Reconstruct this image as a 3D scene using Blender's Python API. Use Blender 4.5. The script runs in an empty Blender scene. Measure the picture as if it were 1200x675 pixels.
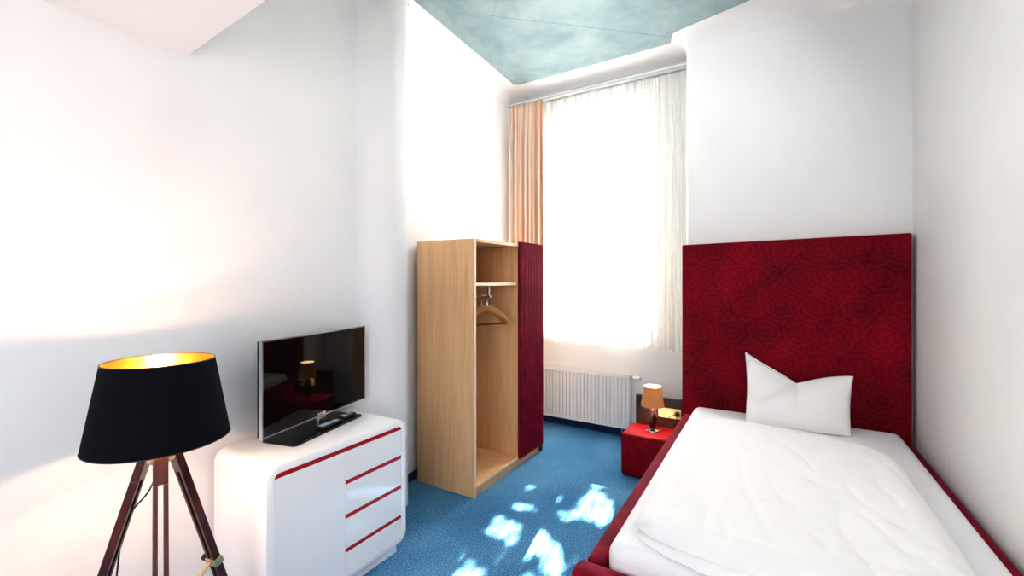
import bpy, bmesh, math, random
from mathutils import Vector, Matrix
random.seed(7)
C = bpy.context.scene.collection
PI = math.pi

# ------------------------------------------------------------------ materials
def mat(name, color=(.8, .8, .8), rough=.5, metal=0, **kw):
    m = bpy.data.materials.new(name); m.use_nodes = True
    b = m.node_tree.nodes['Principled BSDF']
    b.inputs['Base Color'].default_value = (*color, 1)
    b.inputs['Roughness'].default_value = rough
    b.inputs['Metallic'].default_value = metal
    for k, v in kw.items():
        b.inputs[k].default_value = v
    return m
def nodes(m): return m.node_tree.nodes, m.node_tree.links, m.node_tree.nodes['Principled BSDF']
def coords(m, scale=(1, 1, 1), rot=(0, 0, 0), kind='Object'):
    n, l, b = nodes(m)
    t = n.new('ShaderNodeTexCoord'); mp = n.new('ShaderNodeMapping')
    mp.inputs['Scale'].default_value = scale; mp.inputs['Rotation'].default_value = rot
    l.new(t.outputs[kind], mp.inputs['Vector']); return mp.outputs['Vector']
def noise(m, vec, scale, detail=4, rough=.5, dist=0):
    n, l, b = nodes(m)
    t = n.new('ShaderNodeTexNoise')
    t.inputs['Scale'].default_value = scale; t.inputs['Detail'].default_value = detail
    t.inputs['Roughness'].default_value = rough; t.inputs['Distortion'].default_value = dist
    l.new(vec, t.inputs['Vector']); return t.outputs['Fac']
def ramp(m, fac, stops):
    n, l, b = nodes(m)
    r = n.new('ShaderNodeValToRGB'); e = r.color_ramp.elements
    while len(e) < len(stops): e.new(.5)
    for k, (p, c) in enumerate(stops):
        e[k].position = p; e[k].color = (*c, 1)
    l.new(fac, r.inputs['Fac']); return r.outputs['Color']
def math_(m, op, a, b_=None, c=None):
    n, l, b = nodes(m)
    t = n.new('ShaderNodeMath'); t.operation = op
    for i, v in enumerate((a, b_, c)):
        if v is None: continue
        if isinstance(v, (int, float)): t.inputs[i].default_value = v
        else: l.new(v, t.inputs[i])
    return t.outputs[0]
def set_color(m, col):
    n, l, b = nodes(m); l.new(col, b.inputs['Base Color'])
def bump(m, fac, strength=.2, dist=.01):
    n, l, b = nodes(m)
    t = n.new('ShaderNodeBump'); t.inputs['Strength'].default_value = strength; t.inputs['Distance'].default_value = dist
    l.new(fac, t.inputs['Height']); l.new(t.outputs['Normal'], b.inputs['Normal'])

def make_mats():
    M = {}
    m = M['wall'] = mat('white_plaster', (.83, .83, .83), .85)
    v = coords(m); bump(m, noise(m, v, 60, 3), .05, .004)
    set_color(m, ramp(m, noise(m, v, 1.3, 3), [(.3, (.735, .735, .745)), (.7, (.775, .775, .77))]))
    m = M['blue_ceiling'] = mat('blue_limewash', (.33, .52, .57), .8)
    v = coords(m, (1, 1, 1), (0, 0, .5))
    a = noise(m, v, 2.2, 8, .65, .4); 
    set_color(m, ramp(m, a, [(.25, (.155, .245, .275)), (.5, (.25, .335, .355)), (.75, (.36, .43, .44))]))
    m = M['carpet'] = mat('blue_carpet', (.05, .16, .32), .95, **{'Specular IOR Level': .1})
    v = coords(m)
    a = noise(m, v, 140, 2, .6)
    b2 = noise(m, v, 1.5, 3)
    f = math_(m, 'ADD', math_(m, 'MULTIPLY', a, .75), math_(m, 'MULTIPLY', b2, .25))
    set_color(m, ramp(m, f, [(.36, (.013, .066, .165)), (.5, (.055, .190, .37)), (.64, (.18, .39, .59))]))
    bump(m, a, .5, .01)
    M['carpet_strip'] = mat('dark_blue_skirting', (.012, .035, .10), .9)
    m = M['beech'] = mat('beech_veneer', (.62, .40, .22), .4)
    v = coords(m, (9, 9, .55))
    a = noise(m, v, 3.0, 5, .6, .6); v2 = coords(m, (90, 90, 2)); a2 = noise(m, v2, 1.5, 3)
    f = math_(m, 'ADD', math_(m, 'MULTIPLY', a, .6), math_(m, 'MULTIPLY', a2, .4))
    set_color(m, ramp(m, f, [(.3, (.565, .325, .16)), (.5, (.675, .42, .225)), (.7, (.745, .50, .295))]))
    M['beech_edge'] = mat('light_beech_edge', (.78, .62, .44), .4)
    m = M['velvet'] = mat('crimson_velvet', (.30, .004, .018), .75, **{'Sheen Weight': .08, 'Specular IOR Level': .15, 'Sheen Tint': (1, .2, .3, 1)})
    v = coords(m); a = noise(m, v, 9, 4, .6, .8)
    set_color(m, ramp(m, a, [(.3, (.10, .0008, .010)), (.6, (.21, .002, .022)), (.8, (.30, .006, .036))]))
    bump(m, noise(m, v, 300, 2), .2, .002)
    m = M['nightstand_velvet'] = mat('bright_red_velvet', (.42, .004, .015), .6, **{'Specular IOR Level': .12})
    v = coords(m); a = noise(m, v, 14, 4, .6, .8)
    set_color(m, ramp(m, a, [(.3, (.14, .0004, .006)), (.6, (.24, .0006, .012)), (.85, (.34, .003, .022))]))
    m = M['ribbed_velvet'] = mat('ribbed_red_velvet', (.26, .004, .018), .7, **{'Sheen Weight': .12, 'Specular IOR Level': .15, 'Sheen Tint': (1, .25, .4, 1)})
    v = coords(m, (1, 1, .4)); a = noise(m, v, 14, 5, .6, 1.5)
    set_color(m, ramp(m, a, [(.3, (.075, .0006, .007)), (.6, (.19, .002, .022)), (.8, (.36, .010, .05))]))
    # damask headboard: rosettes on a staggered grid, drawn as concentric scalloped rings
    m = M['damask'] = mat('red_damask_velvet', (.3, .004, .018), .75, **{'Sheen Weight': .05, 'Specular IOR Level': .12, 'Sheen Tint': (1, .2, .25, 1)})
    n, l, b = nodes(m)
    v = coords(m)
    nz = n.new('ShaderNodeTexNoise'); nz.inputs['Scale'].default_value = 26; l.new(v, nz.inputs['Vector'])
    mx = n.new('ShaderNodeVectorMath'); mx.operation = 'MULTIPLY_ADD'
    l.new(nz.outputs['Color'], mx.inputs[0]); mx.inputs[1].default_value = (.035, 0, .035); l.new(v, mx.inputs[2])
    sp = n.new('ShaderNodeSeparateXYZ'); l.new(mx.outputs[0], sp.inputs[0])
    P = .235
    zz = math_(m, 'DIVIDE', sp.outputs['Z'], P * .9)
    row = math_(m, 'FLOOR', zz)
    odd = math_(m, 'MULTIPLY', math_(m, 'FLOORED_MODULO', row, 2), .5)
    xx = math_(m, 'ADD', math_(m, 'DIVIDE', sp.outputs['X'], P), odd)
    fx = math_(m, 'SUBTRACT', math_(m, 'FRACT', xx), .5)
    fz = math_(m, 'SUBTRACT', math_(m, 'FRACT', zz), .5)
    r = math_(m, 'SQRT', math_(m, 'ADD', math_(m, 'MULTIPLY', fx, fx), math_(m, 'MULTIPLY', fz, fz)))
    ang = math_(m, 'ARCTAN2', fz, fx)
    sc = math_(m, 'MULTIPLY', math_(m, 'SINE', math_(m, 'MULTIPLY', ang, 8)), .035)
    ring = math_(m, 'SINE', math_(m, 'MULTIPLY', math_(m, 'ADD', r, sc), 34))
    ring = math_(m, 'MULTIPLY_ADD', ring, .5, .5)
    big = noise(m, v, 2.6, 4, .6)
    f = math_(m, 'ADD', math_(m, 'MULTIPLY', ring, .15), math_(m, 'MULTIPLY', big, .85))
    set_color(m, ramp(m, f, [(.25, (.045, .0003, .003)), (.5, (.14, .0006, .009)), (.75, (.24, .0015, .018))]))
    bump(m, ring, .15, .004)
    M['gloss_white'] = mat('white_gloss_lacquer', (.90, .90, .905), .12, **{'Coat Weight': .5, 'Coat Roughness': .04})
    M['red_inlay'] = mat('red_groove', (.42, .004, .012), .35)
    M['black_gloss'] = mat('black_gloss_plastic', (.006, .006, .007), .08)
    M['screen'] = mat('dark_tv_glass', (.004, .0035, .0035), .03, **{'Specular IOR Level': .35})
    M['bezel'] = mat('silver_bezel_edge', (.45, .47, .52), .2, .8)
    M['black_plastic'] = mat('black_plastic', (.012, .012, .013), .35)
    M['remote_buttons'] = mat('pale_blue_buttons', (.45, .53, .66), .4)
    m = M['shade_black'] = mat('black_lamp_fabric', (.004, .004, .007), .9, **{'Specular IOR Level': .12})
    v = coords(m); bump(m, noise(m, v, 400, 2), .15, .001)
    M['gold'] = mat('gold_foil_lining', (.62, .30, .055), .28, .95)
    m = M['dark_wood'] = mat('mahogany_stained_wood', (.075, .014, .008), .3, **{'Coat Weight': .3})
    v = coords(m, (12, 12, 1.5)); set_color(m, ramp(m, noise(m, v, 4, 4), [(.3, (.040, .008, .005)), (.7, (.12, .024, .012))]))
    M['brass'] = mat('polished_brass', (.90, .68, .40), .35, 1)
    M['chrome'] = mat('brushed_chrome', (.6, .6, .6), .25, 1)
    m = bpy.data.materials.new('warm_bulb_glass'); m.use_nodes = True; M['bulb'] = m
    n = m.node_tree.nodes; l = m.node_tree.links; n.remove(n['Principled BSDF'])
    t = n.new('ShaderNodeBsdfTransparent'); e = n.new('ShaderNodeEmission'); e.inputs[0].default_value = (1, .74, .40, 1); e.inputs[1].default_value = 9
    m2 = n.new('ShaderNodeAddShader'); l.new(t.outputs[0], m2.inputs[0]); l.new(e.outputs[0], m2.inputs[1]); l.new(m2.outputs[0], n['Material Output'].inputs[0])
    M['radiator'] = mat('white_radiator_enamel', (.80, .80, .81), .35)
    m = M['cotton'] = mat('white_cotton', (.84, .84, .845), .9, **{'Sheen Weight': .15})
    v = coords(m); bump(m, noise(m, v, 14, 5, .55, .7), .06, .02)
    m = M['sheet'] = mat('white_fitted_sheet', (.80, .80, .83), .85)
    v = coords(m); bump(m, noise(m, v, 5, 3), .08, .02)
    m = M['dark_panel'] = mat('dark_wenge_panel', (.028, .014, .010), .3)
    v = coords(m, (1.5, 10, 14)); set_color(m, ramp(m, noise(m, v, 4, 4), [(.3, (.018, .009, .007)), (.7, (.05, .024, .016))]))
    M['socket'] = mat('cream_socket_plastic', (.80, .66, .42), .35)
    M['socket_dark'] = mat('socket_recess', (.22, .15, .09), .5)
    m = M['glass_base'] = mat('amber_glaze', (.045, .008, .004), .12, **{'Coat Weight': .6})
    m = M['small_shade'] = mat('beige_lit_linen', (.34, .135, .05), .85, **{'Emission Color': (1, .42, .16, 1), 'Emission Strength': .17})
    v = coords(m); bump(m, noise(m, v, 300, 2), .2, .001)
    m = M['shade_inside'] = mat('glowing_shade_lining', (.95, .85, .7), .8, **{'Emission Color': (1, .8, .5, 1), 'Emission Strength': 1.6})
    m = M['drape'] = mat('peach_drape', (.72, .46, .30), .85, **{'Sheen Weight': .2})
    v = coords(m, (38, 38, .2)); a = noise(m, v, 1.0, 2)
    set_color(m, ramp(m, a, [(.38, (.66, .36, .25)), (.5, (.78, .57, .44)), (.60, (.84, .76, .66))]))
    m = M['window_white'] = mat('white_window_paint', (.82, .82, .80), .4)
    m = M['rail'] = mat('aluminium_rail', (.50, .51, .52), .4, .5)
    M['rail_white'] = mat('white_rail', (.75, .75, .74), .4)
    # sheer voile
    m = bpy.data.materials.new('sheer_voile'); m.use_nodes = True; M['sheer'] = m
    n = m.node_tree.nodes; l = m.node_tree.links; n.remove(n['Principled BSDF'])
    out = n['Material Output']
    tc = n.new('ShaderNodeTexCoord'); mp = n.new('ShaderNodeMapping'); mp.inputs['Scale'].default_value = (30, 1, .15); l.new(tc.outputs['Object'], mp.inputs[0])
    nz = n.new('ShaderNodeTexNoise'); nz.inputs['Scale'].default_value = 1; nz.inputs['Detail'].default_value = 3; l.new(mp.outputs[0], nz.inputs['Vector'])
    mr = n.new('ShaderNodeMapRange'); mr.inputs['From Min'].default_value = .35; mr.inputs['From Max'].default_value = .65; mr.inputs['To Min'].default_value = .38; mr.inputs['To Max'].default_value = .80; l.new(nz.outputs['Fac'], mr.inputs['Value'])
    t = n.new('ShaderNodeBsdfTransparent'); t.inputs[0].default_value = (1, 1, .98, 1)
    d = n.new('ShaderNodeBsdfDiffuse'); d.inputs[0].default_value = (.97, .97, .945, 1)
    tr = n.new('ShaderNodeBsdfTranslucent'); tr.inputs[0].default_value = (.97, .97, .945, 1)
    m1 = n.new('ShaderNodeMixShader'); m1.inputs[0].default_value = .5; l.new(d.outputs[0], m1.inputs[1]); l.new(tr.outputs[0], m1.inputs[2])
    m2 = n.new('ShaderNodeMixShader'); l.new(mr.outputs[0], m2.inputs[0]); l.new(t.outputs[0], m2.inputs[1]); l.new(m1.outputs[0], m2.inputs[2])
    l.new(m2.outputs[0], out.inputs[0])
    # window glass
    m = bpy.data.materials.new('window_glass'); m.use_nodes = True; M['glass'] = m
    n = m.node_tree.nodes; l = m.node_tree.links; n.remove(n['Principled BSDF']); out = n['Material Output']
    t = n.new('ShaderNodeBsdfTransparent'); g = n.new('ShaderNodeBsdfGlossy'); g.inputs['Roughness'].default_value = .02
    m2 = n.new('ShaderNodeMixShader'); m2.inputs[0].default_value = .06
    l.new(t.outputs[0], m2.inputs[1]); l.new(g.outputs[0], m2.inputs[2]); l.new(m2.outputs[0], out.inputs[0])
    m = M['leaf'] = mat('green_leaves', (.10, .22, .04), .6)
    M['bark'] = mat('grey_bark', (.12, .09, .07), .9)
    return M
M = make_mats()

# ------------------------------------------------------------------ mesh helpers
def box(bm, x0, x1, y0, y1, z0, z1, bev=0, seg=2):
    r = bmesh.ops.create_cube(bm, size=1)
    vs = r['verts']
    for v in vs:
        v.co = Vector((x0 + (v.co.x + .5) * (x1 - x0), y0 + (v.co.y + .5) * (y1 - y0), z0 + (v.co.z + .5) * (z1 - z0)))
    if bev > 0:
        es = list({e for v in vs for e in v.link_edges})
        bmesh.ops.bevel(bm, geom=es, offset=bev, segments=seg, profile=.5, affect='EDGES')
def obox(bm, p0, p1, side, w, t):
    """bar from p0 to p1, width w along 'side', thickness t across"""
    p0, p1, side = Vector(p0), Vector(p1), Vector(side)
    d = (p1 - p0).normalized(); s = (side - d * side.dot(d)).normalized(); u = d.cross(s)
    vs = []
    for p in (p0, p1):
        for a, b in ((-1, -1), (1, -1), (1, 1), (-1, 1)):
            vs.append(bm.verts.new(p + s * (a * w / 2) + u * (b * t / 2)))
    for f in ((3, 2, 1, 0), (4, 5, 6, 7), (0, 1, 5, 4), (1, 2, 6, 5), (2, 3, 7, 6), (3, 0, 4, 7)):
        bm.faces.new([vs[i] for i in f])
def lathe(bm, prof, c=(0, 0, 0), n=48, cap0=False, cap1=False):
    c = Vector(c); rings = []
    for r, z in prof:
        rings.append([bm.verts.new(c + Vector((r * math.cos(2 * PI * k / n), r * math.sin(2 * PI * k / n), z))) for k in range(n)])
    for a, b in zip(rings, rings[1:]):
        for k in range(n):
            bm.faces.new((a[k], a[(k + 1) % n], b[(k + 1) % n], b[k]))
    if cap0: bm.faces.new(list(reversed(rings[0])))
    if cap1: bm.faces.new(rings[-1])
def tube(bm, pts, r, n=10, cap=True):
    pts = [Vector(p) for p in pts]; rings = []; prev = None
    for i, p in enumerate(pts):
        d = (pts[min(i + 1, len(pts) - 1)] - pts[max(i - 1, 0)]).normalized()
        if prev is None:
            a = Vector((0, 0, 1)) if abs(d.z) < .9 else Vector((1, 0, 0))
            s = d.cross(a).normalized()
        else:
            s = (prev - d * prev.dot(d)).normalized()
        prev = s; u = d.cross(s)
        rr = r[i] if isinstance(r, (list, tuple)) else r
        rings.append([bm.verts.new(p + s * rr * math.cos(2 * PI * k / n) + u * rr * math.sin(2 * PI * k / n)) for k in range(n)])
    for a, b in zip(rings, rings[1:]):
        for k in range(n):
            bm.faces.new((a[k], a[(k + 1) % n], b[(k + 1) % n], b[k]))
    if cap:
        bm.faces.new(list(reversed(rings[0]))); bm.faces.new(rings[-1])
def spline(pts, n=8):
    pts = [Vector(p) for p in pts]; out = []
    for i in range(len(pts) - 1):
        p0, p1, p2, p3 = pts[max(i - 1, 0)], pts[i], pts[i + 1], pts[min(i + 2, len(pts) - 1)]
        for k in range(n):
            t = k / n
            out.append(.5 * ((2 * p1) + (p2 - p0) * t + (2 * p0 - 5 * p1 + 4 * p2 - p3) * t * t + (3 * p1 - p0 - 3 * p2 + p3) * t ** 3))
    out.append(pts[-1]); return out
def prism(bm, poly, axis, a, b):
    """extrude a 2-D polygon along axis ('x': poly is (y,z); 'z': (x,y); 'y': (x,z))"""
    def P(u, v, w): return {'x': (w, u, v), 'y': (u, w, v), 'z': (u, v, w)}[axis]
    A = [bm.verts.new(P(u, v, a)) for u, v in poly]; B = [bm.verts.new(P(u, v, b)) for u, v in poly]
    n = len(poly)
    for k in range(n):
        bm.faces.new((A[k], A[(k + 1) % n], B[(k + 1) % n], B[k]))
    bm.faces.new(list(reversed(A))); bm.faces.new(B)
def rrect(y0, y1, z0, z1, r, n=8):
    out = []
    for cx, cz, a0 in ((y1 - r, z1 - r, 0), (y0 + r, z1 - r, PI / 2), (y0 + r, z0 + r, PI), (y1 - r, z0 + r, 1.5 * PI)):
        for k in range(n + 1):
            a = a0 + PI / 2 * k / n
            out.append((cx + r * math.cos(a), cz + r * math.sin(a)))
    return out
def grid(bm, f, nu, nv):
    V = [[bm.verts.new(f(i / nu, j / nv)) for j in range(nv + 1)] for i in range(nu + 1)]
    for i in range(nu):
        for j in range(nv):
            bm.faces.new((V[i][j], V[i + 1][j], V[i + 1][j + 1], V[i][j + 1]))
    return V
def world_loc(o):
    v = Vector(o.location)
    while o.parent is not None:
        o = o.parent; v = v + Vector(o.location)
    return v
def obj(name, bm, m, parent=None, smooth=None, local=False, keep=False, bevel=0):
    """link ONE mesh; vertices given in world space (or the parent's own space when local)"""
    bmesh.ops.recalc_face_normals(bm, faces=bm.faces[:])
    me = bpy.data.meshes.new(name)
    base = Vector((0, 0, 0)) if (local or parent is None) else world_loc(parent)
    if keep: c = Vector((0, 0, 0))
    else:
        xs = [v.co for v in bm.verts]
        lo = Vector([min(v[i] for v in xs) for i in range(3)]); hi = Vector([max(v[i] for v in xs) for i in range(3)])
        c = (lo + hi) / 2
        if parent is None: c.z = lo.z
    for v in bm.verts: v.co = v.co - c
    bm.to_mesh(me); bm.free()
    o = bpy.data.objects.new(name, me); C.objects.link(o)
    o.location = c - base
    if parent is not None: o.parent = parent
    for k in (m if isinstance(m, (list, tuple)) else [m]): me.materials.append(k)
    if smooth is not None:
        for p in me.polygons: p.use_smooth = True
        if smooth < 180: me.set_sharp_from_angle(angle=math.radians(smooth))
    if bevel:
        bv = o.modifiers.new('Bevel', 'BEVEL'); bv.width = bevel; bv.segments = 2; bv.limit_method = 'ANGLE'
    return o
def B(): return bmesh.new()
def mk(fn, *a, **k):
    bm = B(); fn(bm, *a, **k); return bm
def tag(o, label, cat, group=None):
    o['label'] = label; o['category'] = cat
    if group: o['group'] = group
    return o
def thing(name, label, cat, loc=(0, 0, 0), rz=0, group=None):
    o = bpy.data.objects.new(name, None); C.objects.link(o)
    o.empty_display_size = .1
    o.location = loc; o.rotation_euler = (0, 0, rz)
    return tag(o, label, cat, group)
def struct(name, bm, m, smooth=None, parent=None):
    o = obj(name, bm, m, parent, smooth)
    if parent is None: o['kind'] = 'structure'
    return o
def dup(root, loc, rz, label=None):
    r = root.copy(); C.objects.link(r); r.location = loc; r.rotation_euler = (0, 0, rz)
    if label: r['label'] = label
    for ch in list(root.children):
        c = ch.copy(); C.objects.link(c); c.parent = r
        for g in ch.children:
            d = g.copy(); C.objects.link(d); d.parent = c
    return r

# ------------------------------------------------------------------ room shell
WY, HY, RX = 4.52, 4.02, .822           # window wall, headboard wall, right wall
NEAR = -1.7
WLX = -2.36
ZC, ZT = 3.75, 3.60                     # blue ceiling plane, foot of the coving
left_path = [(WLX, NEAR), (WLX, .5), (WLX, 1.95)]
for k in range(1, 9):                   # soft bulge towards the rounded corner
    t = k / 8; s = t * t * (3 - 2 * t)
    left_path.append((WLX + .125 * s, 1.95 + .24 * t))
cx, cy, cr = -2.335, 2.26, .10
for k in range(0, 9):
    a = math.radians(-5 + 95 * k / 8)
    left_path.append((cx + cr * math.cos(a), cy + cr * math.sin(a)))
left_path += [(-2.478, 2.362), (-2.66, WY)]
def wall_strip(path, z0, z1):
    bm = B()
    lo = [bm.verts.new((x, y, z0)) for x, y in path]; hi = [bm.verts.new((x, y, z1)) for x, y in path]
    for k in range(len(path) - 1):
        bm.faces.new((lo[k], lo[k + 1], hi[k + 1], hi[k]))
    return bm
struct('wall_left', wall_strip(left_path, 0, 4.0), M['wall'], 35)
# window wall with its opening and splayed reveal
OX0, OX1, OZ0, OZ1, OY = -2.30, -1.165, 1.02, 3.33, WY + .26
bm = B()
def quad(bm, *p): bm.faces.new([bm.verts.new(q) for q in p])
def wall_rect(bm, x0, x1, z0, z1, y=WY): quad(bm, (x0, y, z0), (x1, y, z0), (x1, y, z1), (x0, y, z1))
wall_rect(bm, -2.75, OX0, 0, 4.0); wall_rect(bm, OX1, -.6, 0, 4.0)
wall_rect(bm, OX0, OX1, 0, OZ0); wall_rect(bm, OX0, OX1, OZ1, 4.0)
quad(bm, (OX0, WY, OZ0), (OX0, OY, OZ0), (OX0, OY, OZ1), (OX0, WY, OZ1))
quad(bm, (OX1, WY, OZ0), (OX1, OY, OZ0), (OX1, OY, OZ1), (OX1, WY, OZ1))
quad(bm, (OX0, WY, OZ0), (OX1, WY, OZ0), (OX1, OY, OZ0), (OX0, OY, OZ0))
quad(bm, (OX0, WY, OZ1), (OX1, WY, OZ1), (OX1, OY, OZ1), (OX0, OY, OZ1))
# outer skin so that no daylight leaks round the frame
wall_rect(bm, -2.9, OX0, -.1, 4.1, OY); wall_rect(bm, OX1, -.5, -.1, 4.1, OY)
wall_rect(bm, OX0, OX1, -.1, OZ0, OY); wall_rect(bm, OX0, OX1, OZ1, 4.1, OY)
struct('wall_window', bm, M['wall'])
# headboard wall: stands forward of the window wall, rounded vertical edge
path = [(-.652, WY + .02)]
for k in range(7):
    a = PI + PI / 2 * k / 6
    path.append((-.652 + .03 + .03 * math.cos(a), HY + .03 + .03 * math.sin(a)))
path.append((RX + .02, HY))
struct('wall_headboard', wall_strip(path, 0, 4.0), M['wall'], 35)
struct('wall_right', wall_strip([(RX, HY + .02), (RX, NEAR)], 0, 4.0), M['wall'])
struct('wall_back', wall_strip([(RX, NEAR), (WLX, NEAR)], 0, 4.0), M['wall'])
bm = B(); box(bm, -2.9, 1.0, NEAR - .1, WY + .3, -.1, 0)
struct('floor', bm, M['carpet'])
# carpet strip turned up along the wall foot
bm = B()
for (x0, y0), (x1, y1) in zip(left_path[2:], left_path[3:]):
    if y0 < 2.2: continue
    d = Vector((x1 - x0, y1 - y0, 0))
    if y1 > 2.30 and x1 < -2.40 or y1 > 3:
        obox(bm, (x0 + .006, y0, .03), (x1 + .006, y1, .03), (d.y, -d.x, 0), .012, .066)
struct('baseboard_left', bm, M['carpet_strip'])
bm = B(); box(bm, -2.66, -.66, WY - .014, WY, 0, .07); struct('baseboard_window', bm, M['carpet_strip'])
# ceiling: blue field framed by a white cove
blue = [(-2.26, .9), (-2.26, 1.9), (-2.16, 2.18), (-2.20, 2.40), (-2.37, 2.46), (-2.415, 3.4), (-2.45, 4.14), (-2.40, 4.175), (-1.6, 4.165), (-.86, 4.15), (-.80, 4.138), (-.782, 4.07), (-.755, 3.995), (-.68, 3.965), (-.60, 3.945), (-.141, 3.82), (.30, 3.70), (.70, 3.60), (.72, .9)]
wall = [(WLX, .9), (WLX, 1.95), (-2.235, 2.2), (-2.27, 2.35), (-2.478, 2.362), (-2.565, 3.4), (-2.655, 4.46), (-2.62, WY), (-1.6, WY), (-.80, WY), (-.652, WY), (-.652, 4.25), (-.652, 4.05), (-.64, HY), (-.55, HY), (-.141, HY), (.30, HY), (RX, HY), (RX, .9)]
bm = B(); rows = []
N = 8
for k in range(N + 1):
    a = PI / 2 * k / N
    rows.append([bm.verts.new((b[0] + (w[0] - b[0]) * math.sin(a), b[1] + (w[1] - b[1]) * math.sin(a), ZT + (ZC - ZT) * math.cos(a))) for b, w in zip(blue, wall)])
for r0, r1 in zip(rows, rows[1:]):
    for k in range(len(blue) - 1):
        bm.faces.new((r0[k], r0[k + 1], r1[k + 1], r1[k]))
struct('ceiling_cove', bm, M['wall'], 60)
bm = B(); bm.faces.new([bm.verts.new((x, y, ZC)) for x, y in blue])
struct('ceiling', bm, M['blue_ceiling'])
# plasterboard joints in the blue field
bm = B()
for p, q in (((-2.33, 3.36), (-1.93, 2.95)), ((-1.985, 2.96), (-.80, 4.03)), ((-1.93, 2.95), (-1.75, 2.76))):
    obox(bm, (*p, ZC - .001), (*q, ZC - .001), (0, 0, 1), .002, .006)
struct('trim_1', bm, mat('ceiling_joint', (.20, .33, .37), .9))
# lowered white ceiling over the entrance side
bm = B(); prism(bm, [(WLX - .02, .985), (RX + .05, .79), (RX + .05, NEAR - .05), (WLX - .02, NEAR - .05)], 'z', 2.652, 3.95)
struct('ceiling_entry', bm, M['wall'])

# window
w = bpy.data.objects.new('window_1', None); C.objects.link(w); w.location = ((OX0 + OX1) / 2, OY - .05, OZ0); w['kind'] = 'structure'
FY0, FY1 = OY - .09, OY - .03
bm = B(); fw = .06
box(bm, OX0, OX0 + fw, FY0, FY1, OZ0, OZ1); box(bm, OX1 - fw, OX1, FY0, FY1, OZ0, OZ1)
box(bm, OX0 + fw, OX1 - fw, FY0, FY1, OZ0, OZ0 + fw); box(bm, OX0 + fw, OX1 - fw, FY0, FY1, OZ1 - .09, OZ1)
box(bm, OX0 + fw, OX1 - fw, FY0, FY1, 2.50, 2.57)
obj('window_frame', bm, M['window_white'], w)
xm = (OX0 + OX1) / 2
for x0, x1 in ((OX0 + fw, xm), (xm, OX1 - fw)):
    for z0, z1 in ((OZ0 + fw, 2.50), (2.57, OZ1 - .09)):
        bm = B(); s = .04
        box(bm, x0, x0 + s, FY0 + .01, FY1 - .01, z0, z1); box(bm, x1 - s, x1, FY0 + .01, FY1 - .01, z0, z1)
        box(bm, x0 + s, x1 - s, FY0 + .01, FY1 - .01, z0, z0 + s); box(bm, x0 + s, x1 - s, FY0 + .01, FY1 - .01, z1 - s, z1)
        sash = obj('casement', bm, M['window_white'], w)
        bm = B(); quad(bm, (x0 + s, FY0 + .03, z0 + s), (x1 - s, FY0 + .03, z0 + s), (x1 - s, FY0 + .03, z1 - s), (x0 + s, FY0 + .03, z1 - s))
        obj('pane', bm, M['glass'], sash)
bm = B(); box(bm, OX0, OX1, WY - .02, OY - .09, OZ0 - .03, OZ0 + .004, .004); obj('window_sill', bm, M['window_white'], w)

# ------------------------------------------------------------------ curtain rail and curtains
RY = 4.40
t = thing('curtain_rail', 'slim double aluminium curtain rail fixed below the cove above the window', 'curtain rail', (-1.65, RY, 3.61))
bm = B(); box(bm, -2.635, -.60, RY - .055, RY + .055, 3.616, 3.634); obj('rail_body', bm, M['rail_white'], t)
for yy in (RY - .056, RY + .02):
    for zz in (3.611, 3.637):
        pass
for yy, zz in ((RY - .05, 3.640), (RY - .05, 3.610), (RY + .035, 3.610)):
    bm = B(); box(bm, -2.635, -.60, yy - .009, yy + .009, zz - .005, zz + .005); obj('track_shadow_line', bm, M['rail'], t)  # grey channels of the rail, drawn dark as its shadow lines
for xx in (-2.42, -1.0):
    bm = B(); tube(bm, [(xx, RY - .045, 3.645), (xx, RY - .045, 3.672)], .012); box(bm, xx - .008, xx + .008, RY - .04, WY + .0, 3.640, 3.650)
    obj('bracket', bm, M['rail'], t)
def fold_sheet(bm, x0, x1, y, z0, z1, wave, nx, nz, flare=0, hem=None):
    def f(u, v):
        x = x0 + (x1 - x0) * u; z = z0 + (z1 - z0) * v
        a = (1 + flare * (1 - v)) * (.35 + .65 * min(1, (1 - v) * 6 + .0))
        zz = z + (hem(u) * (1 - v) if hem else 0)
        return Vector((x + .012 * math.sin(u * 51 + v * 2) * (1 - v), y + wave(u, v) * a, zz))
    grid(bm, f, nx, nz)
def wave_d(u, v): return .032 * math.sin(u * 2 * PI * 7.5 + .8 * math.sin(u * 9) + .5 * v) + .010 * math.sin(u * 2 * PI * 17 + 2 * v)
bm = B(); fold_sheet(bm, -2.625, -2.19, RY - .055, .925, 3.603, wave_d, 150, 30)
d = obj('drape', bm, M['drape'], None, 180); tag(d, 'peach and beige striped full-length drape gathered at the left of the window', 'curtain'); d.name = 'gathered_drape'
so = d.modifiers.new('Solid', 'SOLIDIFY'); so.thickness = .003
ph = [random.uniform(0, 6.28) for _ in range(8)]
def wave_s(u, v):
    return .017 * math.sin(u * 2 * PI * 21 + ph[0] + 1.2 * math.sin(u * 7 + ph[1])) + .008 * math.sin(u * 2 * PI * 47 + ph[2] + v) + .004 * math.sin(u * 2 * PI * 90 + ph[3])
def hem_s(u): return .012 * math.sin(u * 2 * PI * 10.5 + ph[4]) + .010 * math.sin(u * 31 + ph[5])
bm = B(); fold_sheet(bm, -2.26, -.60, RY + .035, .925, 3.603, wave_s, 420, 24, .2, hem_s)
s = obj('sheer_curtain', bm, M['sheer'], None, 180); tag(s, 'white sheer voile curtain covering the bright window', 'curtain')

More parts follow.
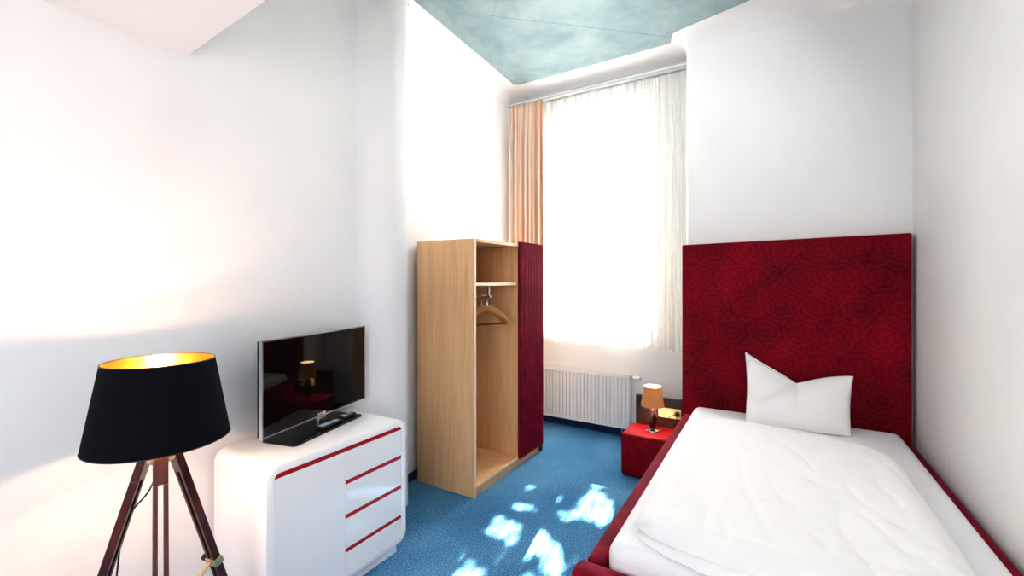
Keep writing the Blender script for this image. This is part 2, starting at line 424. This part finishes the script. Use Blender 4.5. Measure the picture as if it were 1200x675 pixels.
# ------------------------------------------------------------------ radiator
t = thing('radiator', 'white ribbed panel radiator on the wall under the window', 'radiator', (-1.8, 4.45, .10))
RX0, RX1, RF, RB, RZ0, RZ1 = -2.40, -1.258, 4.405, 4.49, .095, .640
poly = [(RX0, RF + .03)]
n = 27; p = (RX1 - RX0 - .04) / n
for k in range(n):
    x = RX0 + .02 + k * p
    poly += [(x, RF + .004), (x + p * .12, RF), (x + p * .62, RF), (x + p * .72, RF + .020), (x + p * .88, RF + .020)]
poly += [(RX1 - .02, RF + .004), (RX1, RF + .004), (RX1, RF + .03)]
bm = B(); prism(bm, poly, 'z', RZ0 + .03, RZ1 - .03)
obj('front_panel', bm, M['radiator'], t)
bm = B()
box(bm, RX0, RX1, RF + .001, RF + .03, RZ1 - .03, RZ1 - .006, .004); box(bm, RX0, RX1, RF + .001, RF + .03, RZ0, RZ0 + .03, .004)
obj('panel_rim', bm, M['radiator'], t)
bm = B(); box(bm, RX0, RX1, RB - .012, RB, RZ0, RZ1 - .006); obj('rear_panel', bm, M['radiator'], t)
bm = B()
for k in range(46):
    x = RX0 + .03 + k * (RX1 - RX0 - .06) / 45
    box(bm, x - .006, x + .006, RF + .004, RB - .003, RZ1 - .006, RZ1)
box(bm, RX0, RX1, RF, RF + .008, RZ1 - .008, RZ1 + .001); box(bm, RX0, RX1, RB - .010, RB, RZ1 - .008, RZ1 + .001)
obj('top_grille', bm, M['radiator'], t)
for x in (RX0, RX1):
    bm = B(); box(bm, x - .004, x + .004, RF, RB, RZ0 + .01, RZ1, .002); obj('side_cover', bm, M['radiator'], t)
bm = B(); tube(bm, [(RX1, 4.45, .615), (RX1 + .035, 4.45, .615)], .011); v = obj('valve', bm, M['chrome'], t, 40)
bm = B(); tube(bm, [(RX1 + .03, 4.45, .615), (RX1 + .045, 4.45, .615), (RX1 + .05, 4.45, .615), (RX1 + .10, 4.45, .615), (RX1 + .105, 4.45, .615)], [.018, .021, .024, .022, .017], 16); obj('thermostat_head', bm, M['radiator'], v, 40)
bm = B(); tube(bm, [(RX1 - .03, 4.44, RZ0 + .01), (RX1 - .03, 4.44, .0)], .011); tube(bm, [(RX1 - .08, 4.44, RZ0 + .01), (RX1 - .08, 4.44, .0)], .011); obj('supply_pipe', bm, M['chrome'], t, 40)
for x in (RX0 + .2, RX1 - .25):
    bm = B(); box(bm, x - .02, x + .02, RB - .001, WY - .006, RZ0 + .05, RZ1 - .05); obj('wall_bracket', bm, M['radiator'], t)

# ------------------------------------------------------------------ wardrobe
WX0, WX1, WY0, WYM, WY1, WH = -2.447, -1.885, 2.622, 3.275, 3.705, 1.912
T = .022
t = thing('wardrobe', 'tall beech wardrobe with an open hanging bay and a red ribbed sliding door', 'wardrobe', ((WX0 + WX1) / 2, (WY0 + WY1) / 2, 0))
def wbox(name, *a, m='beech', bev=.0015): return obj(name, mk(box, *a, bev, 1), M[m], t)
wbox('side_panel', WX0, WX1, WY0, WY0 + T, 0, WH)
wbox('side_panel', WX0, WX1, WY1 - T, WY1, 0, WH)
wbox('divider_panel', WX0 + .012, WX1 - .004, WYM, WYM + T, .083, WH - T)
wbox('top_panel', WX0, WX1, WY0 + T, WY1 - T, WH - T, WH)
wbox('back_panel', WX0, WX0 + .01, WY0 + T, WY1 - T, .06, WH - T)
wbox('bottom_panel', WX0 + .01, WX1 - .004, WY0 + T, WY1 - T, .062, .083)
wbox('plinth', WX1 - .03, WX1 - .012, WY0 + T, WY1 - T, 0, .062)
wbox('shelf', WX0 + .01, WX1 - .03, WY0 + T, WYM, 1.563, 1.583)
e = obj('edge_strip', mk(box, WX1 - .032, WX1 - .026, WY0 + T, WYM, 1.561, 1.585), M['beech_edge'], t)
e = obj('edge_strip', mk(box, WX1 - .004, WX1 + .0005, WY0 + T, WYM, .066, .085), M['beech_edge'], t)
e = obj('edge_strip', mk(box, WX1 - .0005, WX1 + .001, WY0 + .001, WY0 + T - .002, .0, WH - .001), M['beech_edge'], t)
# pull-out clothes rail, front to back, hung under the shelf
bm = B(); tube(bm, [(WX0 + .03, 2.945, 1.468), (-1.955, 2.945, 1.468)], .007, 12); rail = obj('clothes_rail', bm, M['chrome'], t, 40)
bm = B(); box(bm, -1.985, -1.97, 2.935, 2.955, 1.476, 1.563, .001); box(bm, -2.015, -1.955, 2.934, 2.956, 1.462, 1.482, .004); obj('rail_bracket', bm, mat('dark_steel', (.25, .25, .26), .35, .8), rail)
# sliding door, ribbed velvet
n = 15; y0, y1 = 3.262, 3.700; p = (y1 - y0) / n; x0 = WX1 - .002; xf = WX1 + .024
poly = [(x0, y0)]
poly = [(x0, y1), (x0, y0), (xf - .004, y0)]
for k in range(n):
    for q in range(5):
        a = q / 5
        poly.append((xf - .013 * (1 - math.sin(PI * a) ** .7), y0 + (k + a) * p + .0001))
poly.append((xf - .006, y1))
bm = B(); prism(bm, poly, 'z', .072, 1.934)
obj('sliding_door', bm, M['ribbed_velvet'], t)
bm = B(); box(bm, WX1 - .03, WX1 + .012, y1 - .03, y1, 0, .05, .002); obj('foot', bm, M['black_plastic'], t)

# coat hangers on the rail: both with shoulders, bar and hook
def make_hanger(loc, rz, label):
    h = thing('coat_hanger', label, 'hanger', loc, rz, 'wooden hangers in the wardrobe')
    hw, drop = .225, .150
    bm = B()
    for s in (-1, 1):
        pts = spline([(0, 0, -.088), (0, s * .07, -.118), (0, s * .15, -.168), (0, s * hw, -.088 - drop)], 5)
        hs = [.030, .044, .044, .040, .036]
        rings = []
        for i, q in enumerate(pts):
            tt = i / (len(pts) - 1); hh = .036 + .012 * math.sin(PI * min(1, tt * 1.3)); ww = .012 + .018 * tt
            rings.append([bm.verts.new(q + Vector((a * ww / 2, 0, b * hh / 2))) for a, b in ((-1, -1), (1, -1), (1, 1), (-1, 1))])
        for r0, r1 in zip(rings, rings[1:]):
            for k in range(4): bm.faces.new((r0[k], r0[(k + 1) % 4], r1[(k + 1) % 4], r1[k]))
        bm.faces.new(rings[0]); bm.faces.new(rings[-1])
    obj('shoulder', bm, mat('hanger_wood', (.42, .20, .06), .3, **{'Coat Weight': .3}) if 'hanger_wood' not in bpy.data.materials else bpy.data.materials['hanger_wood'], h, 50, True, bevel=.004)
    bm = B(); tube(bm, [(0, -.20, -.232), (0, .20, -.232)], .006, 10)
    obj('trouser_bar', bm, M['dark_wood'], h, 40, True)
    bm = B()
    pts = [(0, 0, -.085), (0, 0, -.035)] + [(0, .018 * math.sin(a), -.003 - .018 * math.cos(a) - .004) for a in [math.radians(20 + 250 * k / 12) for k in range(13)]]
    tube(bm, pts, .0028, 8)
    tube(bm, [(0, 0, -.088), (0, 0, -.06)], .008, 10)
    obj('hook', bm, M['chrome'], h, 40, True)
    return h
make_hanger((-1.992, 2.945, 1.478), math.radians(-24), 'wooden coat hanger at the front end of the wardrobe rail')
make_hanger((-2.045, 2.945, 1.478), math.radians(-24), 'wooden coat hanger just behind the front one on the wardrobe rail')

# ------------------------------------------------------------------ chest of drawers
CX0, CX1, CY0, CY1, CZ0, CZ1 = -2.325, -1.885, 1.085, 1.925, .060, .782
t = thing('chest_of_drawers', 'white glossy chest of drawers with rounded corners and thin red grooves', 'chest of drawers', ((CX0 + CX1) / 2, (CY0 + CY1) / 2, 0))
bm = B()
outer = rrect(CY0, CY1, CZ0, CZ1, .062, 10); inner = rrect(CY0 + .036, CY1 - .036, CZ0 + .036, CZ1 - .036, .026, 10)
nn = len(outer)
rings = []
for poly, xs in ((outer, (CX0, CX1 - .003)), ):
    pass
def ring(pts, x): return [bm.verts.new((x, a, b)) for a, b in pts]
def ins(pts, d):   # shrink towards the frame's middle line for a soft front edge
    cyc, czc = (CY0 + CY1) / 2, (CZ0 + CZ1) / 2
    return [(a - d * (1 if a > cyc else -1), b - d * (1 if b > czc else -1)) for a, b in pts]
R = [ring(inner, CX0), ring(outer, CX0), ring(outer, CX1 - .004), ring(ins(outer, .0015), CX1 - .001), ring(ins(outer, .004), CX1), ring(inner, CX1), ring(inner, CX1 - .36)]
for r0, r1 in zip(R, R[1:]):
    for k in range(nn): bm.faces.new((r0[k], r0[(k + 1) % nn], r1[(k + 1) % nn], r1[k]))
obj('carcass', bm, M['gloss_white'], t, 35)
IY0, IY1, IZ0, IZ1 = CY0 + .036, CY1 - .036, CZ0 + .036, CZ1 - .036
obj('back_board', mk(box, CX0 + .002, CX0 + .010, IY0, IY1, IZ0, IZ1), M['gloss_white'], t)
obj('plinth', mk(box, CX0 + .04, CX1 - .03, CY0 + .045, CY1 - .05, 0, CZ0 + .002), M['gloss_white'], t)
g = .021
YD = 1.497
obj('groove', mk(box, CX1 - .03, CX1 - .0045, IY0 + .001, IY1 - .001, IZ1 - g - .002, IZ1 - .0005), M['red_inlay'], t)
dz = [(.573, IZ1 - g - .003), (.397, .573 - g), (.2225, .397 - g), (IZ0 + .001, .2225 - g)]
obj('door', mk(box, CX1 - .022, CX1 - .002, IY0 + .001, YD - .001, IZ0 + .001, IZ1 - g - .003, .0015), M['gloss_white'], t)
for i, (a, b) in enumerate(dz):
    dr = obj('drawer', mk(box, CX1 - .022, CX1 - .002, YD + .001, IY1 - .001, a + .0005, b - .0005, .0015), M['gloss_white'], t)
    if i < 3:
        obj('groove', mk(box, CX1 - .03, CX1 - .0045, YD + .001, IY1 - .001, a - g, a), M['red_inlay'], dr)

# ------------------------------------------------------------------ television (own space: +X = screen front, Y = width)
TVA = math.radians(13.0)
tvc = Vector((-2.190, 1.570, CZ1))
t = thing('television', 'flat black television on a glossy plate stand on the white chest', 'television', tvc, TVA)
W2, Z0, Z1 = .392, .060, .526
obj('housing', mk(box, -.030, -.004, -W2, W2, Z0, Z1, .004), M['black_plastic'], t, local=True)
bm = B()
for a in ((-W2, W2, Z1 - .004, Z1 + .002), (-W2, W2, Z0 - .002, Z0 + .004)): box(bm, -.012, .004, a[0], a[1], a[2], a[3])
for a in ((-W2 - .002, -W2 + .005), (W2 - .005, W2 + .002)): box(bm, -.012, .004, a[0], a[1], Z0 - .002, Z1 + .002)
obj('bezel', bm, M['bezel'], t, local=True)
obj('screen', mk(box, -.004, .0025, -W2 + .005, W2 - .005, Z0 + .004, Z1 - .004), M['screen'], t, local=True)
bm = B(); box(bm, -.010, .010, -.03, .03, .008, Z0 + .02, .004); obj('stand_neck', bm, M['chrome'], t, local=True)
bm = B()
poly = [(.095, -.30), (.11, -.285), (.11, .215), (.095, .23), (-.095, .23), (-.11, .215), (-.11, -.285), (-.095, -.30)]
prism(bm, poly, 'z', 0.0, .011); sb = obj('stand_plate', bm, M['black_gloss'], t, local=True, bevel=.002)
bm = B(); box(bm, .004, .0055, -.02, .02, Z0 + .006, Z0 + .012); obj('emblem', bm, M['bezel'], t, local=True)
def make_remote(label, y, x, L, rz):
    p = Matrix.Rotation(TVA, 4, 'Z') @ Vector((x, y, 0)) + tvc
    r = thing('remote_control', label, 'remote control', (p.x, p.y, CZ1 + .0112), rz)
    obj('casing', mk(box, -.021, .021, -L / 2, L / 2, 0, .016, .005), M['black_plastic'], r, local=True)
    rows = int(L / .018) - 1
    for a, b, nm in ((0, int(rows * .6), 'keypad'), (int(rows * .6) + 1, rows, 'navigation_pad')):
        bm = B()
        for i in range(a, b):
            for j in (-.011, 0, .011):
                yy = -L / 2 + .016 + i * .018
                box(bm, j - .0048, j + .0048, yy - .007, yy + .007, .0155, .0185, .001, 1)
        obj(nm, bm, M['remote_buttons'], r, local=True)
make_remote('black remote control with pale buttons in the middle of the television stand', .00, .065, .16, TVA - .08)
make_remote('shorter black remote control lying at the right end of the television stand', .155, .055, .105, TVA - .06)

# ------------------------------------------------------------------ tripod floor lamp
LC = Vector((-1.868, .698, 0))
t = thing('floor_lamp', 'tripod floor lamp with dark wooden legs and black gold-lined shade', 'floor lamp', LC)
rb, rt_, zb, zt = .209, .161, 1.038, 1.318
bm = B(); lathe(bm, [(rb, zb), (rt_, zt)], LC, 72); sh = obj('lamp_shade', bm, M['shade_black'], t, 180)
bm = B(); lathe(bm, [(rb - .003, zb + .001), (rt_ - .003, zt - .001)], LC, 72); obj('gold_lining', bm, M['gold'], sh, 180)
for rr, zz in ((rb - .001, zb), (rt_ - .001, zt)):
    bm = B(); tube(bm, [LC + Vector((rr * math.cos(2 * PI * k / 72), rr * math.sin(2 * PI * k / 72), zz)) for k in range(73)], .0022, 6)
    obj('rim_wire', bm, M['black_plastic'], sh, 180)
bm = B()
for k in range(3):
    a = 2 * PI * k / 3 + .4
    tube(bm, [LC + Vector((0.02 * math.cos(a), .02 * math.sin(a), 1.16)), LC + Vector(((rb - .028) * math.cos(a), (rb - .028) * math.sin(a), 1.16))], .002, 6)
obj('shade_spider', bm, M['brass'], sh)
bm = B(); lathe(bm, [(.038, .962), (.042, .968), (.042, .985), (.036, .995), (.026, 1.0), (.022, 1.03), (.019, 1.075), (.021, 1.085)], LC, 24, True, True); obj('hub', bm, M['brass'], t, 40)
bm = B(); lathe(bm, [(.013, 1.083), (.014, 1.10), (.026, 1.15), (.032, 1.22), (.030, 1.265), (.018, 1.298), (.001, 1.308)], LC, 20, True, True); obj('bulb', bm, M['bulb'], t, 180)
c = Vector((.937, -.349, 0))
for k, ang in enumerate((0, 122, -118)):
    R3 = Matrix.Rotation(math.radians(ang), 3, 'Z'); d = R3 @ c; side = Vector((0, 0, 1)).cross(d)
    top = LC + d * .045 + Vector((0, 0, .985)); bot = LC + d * .35
    ax = (bot - top)
    def at(f): return top + ax * f
    bm = B()
    obox(bm, at(0), at(.085), side, .043, .026)
    for s in (-1, 1): obox(bm, at(.085) + side * s * .0143, at(.60) + side * s * .0143, side, .0145, .026)
    obox(bm, at(.60), at(.66), side, .043, .026)
    leg = obj('leg', bm, M['dark_wood'], t, bevel=.002)
    bm = B(); obox(bm, at(.50) , at(.985), side, .013, .018); obj('leg_extension', bm, M['dark_wood'], leg)
    nrm = ax.normalized().cross(side)
    bm = B(); obox(bm, at(.485), at(.515), side, .055, .034); obj('clamp', bm, M['brass'], leg, bevel=.002)
    bm = B(); p0 = at(.50) + side * .0275
    tube(bm, [p0, p0 + side * .012, p0 + side * .014, p0 + side * .03], [.006, .006, .013, .013], 12); obj('knob', bm, M['black_plastic'], leg, 40)
    bm = B(); obox(bm, at(.985), at(1.0), side, .03, .026); obj('foot', bm, M['brass'], leg)
    bm = B(); obox(bm, at(.50) - Vector(nrm) * .0 - d * .02, LC + Vector((0, 0, .36)), side, .016, .004); obj('brace', bm, M['brass'], t)
bm = B(); tube(bm, [LC + Vector((0, 0, .345)), LC + Vector((0, 0, .375))], .022, 16); obj('brace_joint', bm, M['brass'], t, 40)
R3 = Matrix.Rotation(math.radians(-118), 3, 'Z'); d = R3 @ c
pts = spline([LC + Vector((0, 0, .97)) + c * .02, LC + d * .035 + Vector((0, 0, .86)), LC + d * .105 + Vector((-.02, 0, .74)), LC + d * .15 + Vector((-.04, .02, .5)), LC + d * .2 + Vector((-.06, .02, .22)), LC + d * .22 + Vector((-.08, .02, .01)), LC + d * .2 + Vector((-.2, .05, .006))], 6)
bm = B(); tube(bm, pts, .003, 6); obj('power_cord', bm, M['black_plastic'], t, 60)

# ------------------------------------------------------------------ bed
BX0, BX1, BY0, BY1 = -.645, .808, 1.575, 3.885
t = thing('bed', 'crimson velvet upholstered bed frame with tall damask headboard against the wall', 'bed', ((BX0 + BX1) / 2, (BY0 + BY1) / 2, 0))
obj('side_rail', mk(box, BX0, BX0 + .075, BY0 + .082, BY1, .05, .50, .022, 4), M['velvet'], t, 40)
obj('side_rail', mk(box, BX1 - .065, BX1, BY0 + .082, BY1, .05, .50, .022, 4), M['velvet'], t, 40)
obj('footboard', mk(box, BX0 - .028, BX1 + .008, BY0 - .02, BY0 + .08, .05, .497, .030, 5), M['velvet'], t, 40)
bm = B(); prism(bm, [(-.664, .30), (.796, .30), (.796, 1.922), (-.664, 1.900)], 'y', 3.90, HY - .004)
hb = obj('headboard', bm, M['damask'], t, bevel=.010)
obj('slat_base', mk(box, BX0 + .07, BX1 - .06, BY0 + .08, BY1, .20, .26), M['beech'], t)
for x in (BX0 + .06, BX1 - .06):
    for y in (BY0 + .08, BY1 - .06):
        bm = B(); tube(bm, [(x, y, 0), (x, y, .06)], .025, 12); obj('foot', bm, M['black_plastic'], t, 40)
# mattress with a fitted sheet
bm = B(); box(bm, BX0 + .080, BX1 - .070, BY0 + .084, BY1 + .005, .262, .575)
bmesh.ops.subdivide_edges(bm, edges=[e for e in bm.edges if abs((e.verts[0].co - e.verts[1].co).z) > .1], cuts=1)
o = obj('mattress', bm, M['sheet'], None, 60)
bv = o.modifiers.new('Bevel', 'BEVEL'); bv.width = .055; bv.segments = 6; bv.limit_method = 'ANGLE'
tag(o, 'mattress in a white fitted sheet inside the red bed frame', 'mattress')
MZ = .577
# folded duvet
def interp(tab, x):
    for (a, fa), (b, fb) in zip(tab, tab[1:]):
        if x <= b:
            t_ = max(0, min(1, (x - a) / (b - a))); t_ = t_ * t_ * (3 - 2 * t_) * .6 + t_ * .4
            return fa + (fb - fa) * t_
    return tab[-1][1]
from mathutils import noise as mn
def make_duvet(bot, topt, xl, xr, z0, h, seed, nu=90, nv=110, wr=1.0):
    bm = B()
    def edge(q, w): 
        e = max(0, min(1, q / w)); return math.sqrt(max(0, 1 - (1 - e) ** 2))
    def base(u, v):
        x = xl + (xr - xl) * u
        yb, yt = interp(bot, x), interp(topt, x)
        return x, yb + (yt - yb) * v
    def top(u, v):
        x, y = base(u, v)
        yb, yt = interp(bot, x), interp(topt, x)
        e = min(edge((x - xl), .11), edge(xr - x, .11), edge((yt - y), .10), edge(y - yb, .10)) if True else 1
        e = edge(x - xl, .12) * edge(xr - x, .14) * edge(yt - y, .12) * edge(y - yb, .09)
        n = mn.noise(Vector((x * 2.0 + seed, y * 1.6, 0))) * .014 + mn.noise(Vector((x * 6 + y * 2 + seed, y * 3.5 - x, 3))) * .007
        f = abs(mn.noise(Vector((x * 7 + y * 1.2, y * 2.4 + seed, 7)))); n -= .007 * max(0, 1 - f * 7) * wr
        f = abs(mn.noise(Vector((x * 3 - y * 3.2, y * 5 + seed, 11)))); n -= .005 * max(0, 1 - f * 8) * wr
        return Vector((x, y, z0 + h * e * (.92 + .0 * x) + n * e))
    V = grid(bm, top, nu, nv)
    W = grid(bm, lambda u, v: Vector((*base(u, v), z0 - .002)), nu, nv)
    def join(a, b):
        for k in range(len(a) - 1): bm.faces.new((a[k], a[k + 1], b[k + 1], b[k]))
    join(V[0], W[0]); join(V[-1], W[-1]); join([r[0] for r in V], [r[0] for r in W]); join([r[-1] for r in V], [r[-1] for r in W])
    return bm
topt = [(-.48, 3.22), (-.42, 3.30), (-.24, 3.38), (0, 3.36), (.25, 3.32), (.42, 3.27), (.52, 3.17), (.575, 3.06)]
bot = [(-.50, 1.80), (-.40, 1.735), (-.30, 1.71), (-.10, 1.69), (.2, 1.665), (.575, 1.64)]
o = obj('duvet', make_duvet(bot, topt, -.49, .585, MZ + .028, .072, 2.0), M['cotton'], None, 180)
tag(o, 'white cotton duvet folded in half and spread over the mattress', 'duvet')
bot2 = [(-.50, 1.79), (-.42, 1.725), (-.33, 1.685), (-.2, 1.655), (.0, 1.635), (.575, 1.605)]
obj('folded_layer', make_duvet(bot2, topt, -.478, .60, MZ, .040, 9.0, 60, 70), M['cotton'], o, 180)

# pillow, chopped in the middle
bm = B()
def sm(a, b, x):
    x = max(0, min(1, (x - a) / (b - a))); return x * x * (3 - 2 * x)
def pil(side):
    def f(u, v):
        s = u * 2 - 1
        L = .43 + (.0) 
        xb = -.178 + .615 * u; 
        ht = (.462 * (1 - sm(-1, .08, s) * .42) if s < .08 else .268 + .108 * sm(.08, .85, s)) if True else 0
        # edge curve: nearly straight fall from the left ear, then a gentle rise to the right ear
        if s < .02: ht = .470 + (.272 - .470) * ((s + 1) / 1.02) ** .92
        else: ht = .272 + .090 * (1 - (1 - min(1, (s - .02) / .98)) ** 1.7)
        z = MZ + .002 + ht * v
        x = xb + .035 * v * (u ** 2) - .012 * (1 - u) * v + .012 * math.sin(PI * v) * (1 if u < .5 else -1) * abs(s) ** 3
        ed = (1 - abs(s) ** 3.5) ** .6 * (max(0, math.sin(PI * min(1, v * .93 + .07))) ** .55 if v < 1 else 0)
        if v == 0: ed *= .8
        th = .10 * ed
        yc = 3.60 + .19 * v + .02 * s
        # crease: the upper-left ear folds behind the front lobe
        line = (s + .62) * .62 + (0.60 - v * ht / .272 * .62)
        back = sm(.012, -.035, (.54 + .40 * sm(-.75, .02, s)) * .272 - ht * v) * sm(.22, -.25, s)
        y = yc + side * th + back * (.085 if side < 0 else .035)
        n = mn.noise(Vector((x * 9, z * 7, side))) * .006 * ed
        return Vector((x, y + n, z))
    return f
F = grid(bm, pil(-1), 72, 64); K = grid(bm, pil(1), 72, 64)
bmesh.ops.remove_doubles(bm, verts=bm.verts[:], dist=.0008)
o = obj('pillow', bm, M['cotton'], None, 180)
tag(o, 'white pillow standing with two pointed ears against the red headboard', 'pillow')

# ------------------------------------------------------------------ nightstand, socket panel, small lamp
t0 = obj('bedside_cube', mk(box, -1.082, -.672, 3.555, 3.885, .012, .352, .022, 5), M['nightstand_velvet'], None, 40)
tag(t0, 'red velvet upholstered cube bedside table left of the bed', 'bedside table'); t0.name = 'bedside_table'
t = thing('socket_board', 'low dark wood board with sockets behind the red bedside table', 'socket board', (-.86, 3.93, 0))
obj('board', mk(box, -1.052, -.668, 3.905, 3.945, 0, .592, .002, 1), M['dark_panel'], t)
pl = obj('socket_plate', mk(box, -.855, -.672, 3.893, 3.906, .430, .512, .004), M['socket'], t)
for xx in (-.805, -.70):
    bm = B(); tube(bm, [(xx, 3.8925, .471), (xx, 3.8945, .471)], .028, 24); obj('socket_recess', bm, mat('socket_shadow', (.50, .38, .22), .5), pl, 40)
NL = Vector((-.868, 3.735, .352))
t = thing('table_lamp', 'small lit table lamp with beige shade on the red bedside table', 'table lamp', NL)
bm = B(); lathe(bm, [(.052, .0), (.055, .004), (.052, .010), (.022, .013), (.018, .016)], NL, 32, True, True); obj('foot', bm, M['chrome'], t, 40)
bm = B(); lathe(bm, [(.019, .014), (.026, .03), (.035, .07), (.036, .10), (.030, .15), (.020, .185), (.013, .20), (.013, .215)], NL, 32, True, True); obj('base', bm, M['glass_base'], t, 180)
bm = B(); lathe(bm, [(.094, .208), (.070, .372)], NL, 48); s = obj('lamp_shade', bm, M['small_shade'], t, 180)
bm = B(); lathe(bm, [(.092, .209), (.068, .371)], NL, 48); obj('lining', bm, M['shade_inside'], s, 180)
bm = B(); lathe(bm, [(.012, .215), (.022, .26), (.024, .285), (.012, .31), (.001, .315)], NL, 20, True, True); obj('bulb', bm, M['bulb'], t, 180)
bm = B(); pts = spline([NL + Vector((.04, .02, .008)), NL + Vector((.085, .06, .006)), NL + Vector((.075, .125, .02)), NL + Vector((.10, .13, .085)), NL + Vector((.15, .125, .125))], 8)
tube(bm, pts, .003, 6); co = obj('cord', bm, M['black_plastic'], t, 60)
bm = B(); tube(bm, [(-.70, 3.893, .475), (-.70, 3.868, .475), (-.70, 3.850, .470)], [.019, .017, .010], 14); obj('plug', bm, M['black_plastic'], co, 40)
bm = B(); pts = spline([(-.70, 3.855, .47), (-.695, 3.84, .44), (-.69, 3.85, .40), (-.685, 3.86, .36)], 8)
tube(bm, pts, .003, 6); obj('spare_cord', bm, M['black_plastic'], t, 60)

# ------------------------------------------------------------------ unseen leaf crown outside, added and shaped to break up the sun
SUN = Vector((.18, -1.0, -.85)).normalized()
lit = [(-1.53, 2.40, .075, .12, .3), (-1.41, 2.37, .055, .13, .2), (-1.23, 2.38, .085, .13, .2), (-1.10, 2.30, .035, .16, .2), (-1.03, 2.22, .03, .14, .2),
       (-1.13, 2.97, .09, .22, .15), (-1.00, 2.93, .055, .20, .15), (-1.22, 2.75, .055, .07, .3), (-1.55, 2.70, .07, .03, .1), (-1.43, 2.72, .045, .05, 0),
       (-1.64, 2.98, .03, .05, 0), (-1.45, 1.95, .05, .12, .2), (-1.12, 2.02, .06, .12, .2), (-.78, 2.1, .06, .16, .1), (-.84, 2.75, .03, .12, 0), (-1.32, 1.72, .09, .07, .2), (-1.44, 1.62, .04, .06, 0), (-1.22, 1.50, .05, .07, .2), (-1.38, 3.05, .03, .03, 0), (-1.20, 3.25, .05, .03, 0)]
def is_lit(x, y):
    for ex, ey, rx, ry, k in lit:
        dx, dy = x - ex, y - ey
        dx += k * dy
        if (dx / (rx + .018)) ** 2 + (dy / (ry + .018)) ** 2 < 1: return True
    return False
bm = B()
def leaf(fx, fy, s, size):
    p = Vector((fx, fy, 0)) - SUN * s
    nrm = (SUN + Vector((random.uniform(-.5, .5), random.uniform(-.5, .5), random.uniform(-.5, .5)))).normalized()
    a = nrm.orthogonal().normalized(); a = Matrix.Rotation(random.uniform(0, 6.28), 3, nrm) @ a; b = nrm.cross(a)
    bm.faces.new([bm.verts.new(p + a * q * size + b * r * size) for q, r in ((-1, 0), (-.3, -.62), (.45, -.5), (1.1, 0), (.45, .5), (-.3, .62))])
st = .075
for i in range(int(2.9 / st)):
    for j in range(int(4.6 / st)):
        for rep in range(2):
            fx = -2.75 + i * st + random.uniform(-.4, .4) * st; fy = -.3 + j * st + random.uniform(-.4, .4) * st
            if fy > 3.42: continue
            if is_lit(fx, fy):
                if random.random() < .16: leaf(fx, fy, random.uniform(9.4, 10.2), .030)
                continue
            leaf(fx, fy, random.uniform(9.4, 10.8), .068)
tr = thing('gobo_tree', 'unseen leafy crown added outside the window to break up the sun', 'gobo_tree', (.6, 10.2, -3))
obj('foliage', bm, M['leaf'], tr)
bm = B()
tube(bm, spline([(.6, 10.2, -3), (.5, 10.2, 1), (.2, 10.0, 4.5), (-.6, 9.8, 6.2), (-1.6, 9.6, 6.9), (-3, 9.5, 7.3)], 6), [.22 - .0058 * k for k in range(31)], 10)
obj('trunk', bm, M['bark'], tr, 60)

# ------------------------------------------------------------------ light
def light(name, kind, loc, energy, color=(1, 1, 1), rot=(0, 0, 0), **k):
    d = bpy.data.lights.new(name, kind); d.energy = energy; d.color = color
    for a, b in k.items(): setattr(d, a, b)
    o = bpy.data.objects.new(name, d); C.objects.link(o); o.location = loc; o.rotation_euler = rot; return o
s = light('sun', 'SUN', (0, 8, 8), 170, (1, .86, .70), angle=.006)
s.rotation_euler = SUN.to_track_quat('-Z', 'Y').to_euler()
light('fill_light_entry', 'AREA', (-.45, NEAR + .45, 1.5), 40, (1, .99, .985), Vector((-.40, .90, .10)).to_track_quat('-Z', 'Z').to_euler(), shape='RECTANGLE', size=1.5, size_y=2.0)  # added fill from behind the camera, not a lamp of the room
light('fill_light_high', 'AREA', (.25, 2.70, 3.45), 8, (1, .99, .98), Vector((-.80, .08, -.60)).to_track_quat('-Z', 'Y').to_euler(), shape='RECTANGLE', size=1.2, size_y=.6)  # added fill from high on the right, no fixture there
light('fill_light_alcove', 'AREA', (-1.15, 2.85, 3.60), 8, (1, .99, .97), Vector((-.40, .72, -.80)).to_track_quat('-Z', 'Y').to_euler(), shape='RECTANGLE', size=.8, size_y=.25)  # added fill to lift the window wall and sheer, no fixture there
light('window_light', 'AREA', (-1.73, OY + .12, 2.2), 95, (1, 1, 1), (math.radians(-90), 0, 0), shape='RECTANGLE', size=1.1, size_y=2.3)
for zz, ee in ((1.29, 6), (1.222, 7), (1.125, 8)):
    light('floor_lamp_light', 'POINT', (LC.x, LC.y, zz), ee, (1, .57, .36), shadow_soft_size=.012)
light('table_lamp_light', 'POINT', (NL.x, NL.y, NL.z + .29), 5, (1, .70, .46), shadow_soft_size=.02)

w = bpy.data.worlds.new('World'); bpy.context.scene.world = w; w.use_nodes = True
bg = w.node_tree.nodes['Background']; bg.inputs[0].default_value = (1, .99, .97, 1); bg.inputs[1].default_value = 7.5

# ------------------------------------------------------------------ camera
cam = bpy.data.cameras.new('camera'); co = bpy.data.objects.new('camera', cam); C.objects.link(co)
cam.sensor_width = 36; cam.sensor_fit = 'HORIZONTAL'; cam.lens = 514.43 / 1200 * 36
cam.shift_y = -(337.5 - 329) / 1200
cam.clip_start = .02
co.location = (0, 0, 1.6); co.rotation_euler = (PI / 2, 0, math.radians(30.828))
sc = bpy.context.scene; sc.camera = co
sc.view_settings.view_transform = 'Standard'; sc.view_settings.look = 'Medium High Contrast'; sc.view_settings.exposure = 0.14
sc.cycles.use_denoising = True
sc.cycles.max_bounces = 10; sc.cycles.diffuse_bounces = 6; sc.cycles.transparent_max_bounces = 12
sc.cycles.sample_clamp_indirect = 8; sc.cycles.caustics_reflective = False; sc.cycles.caustics_refractive = False
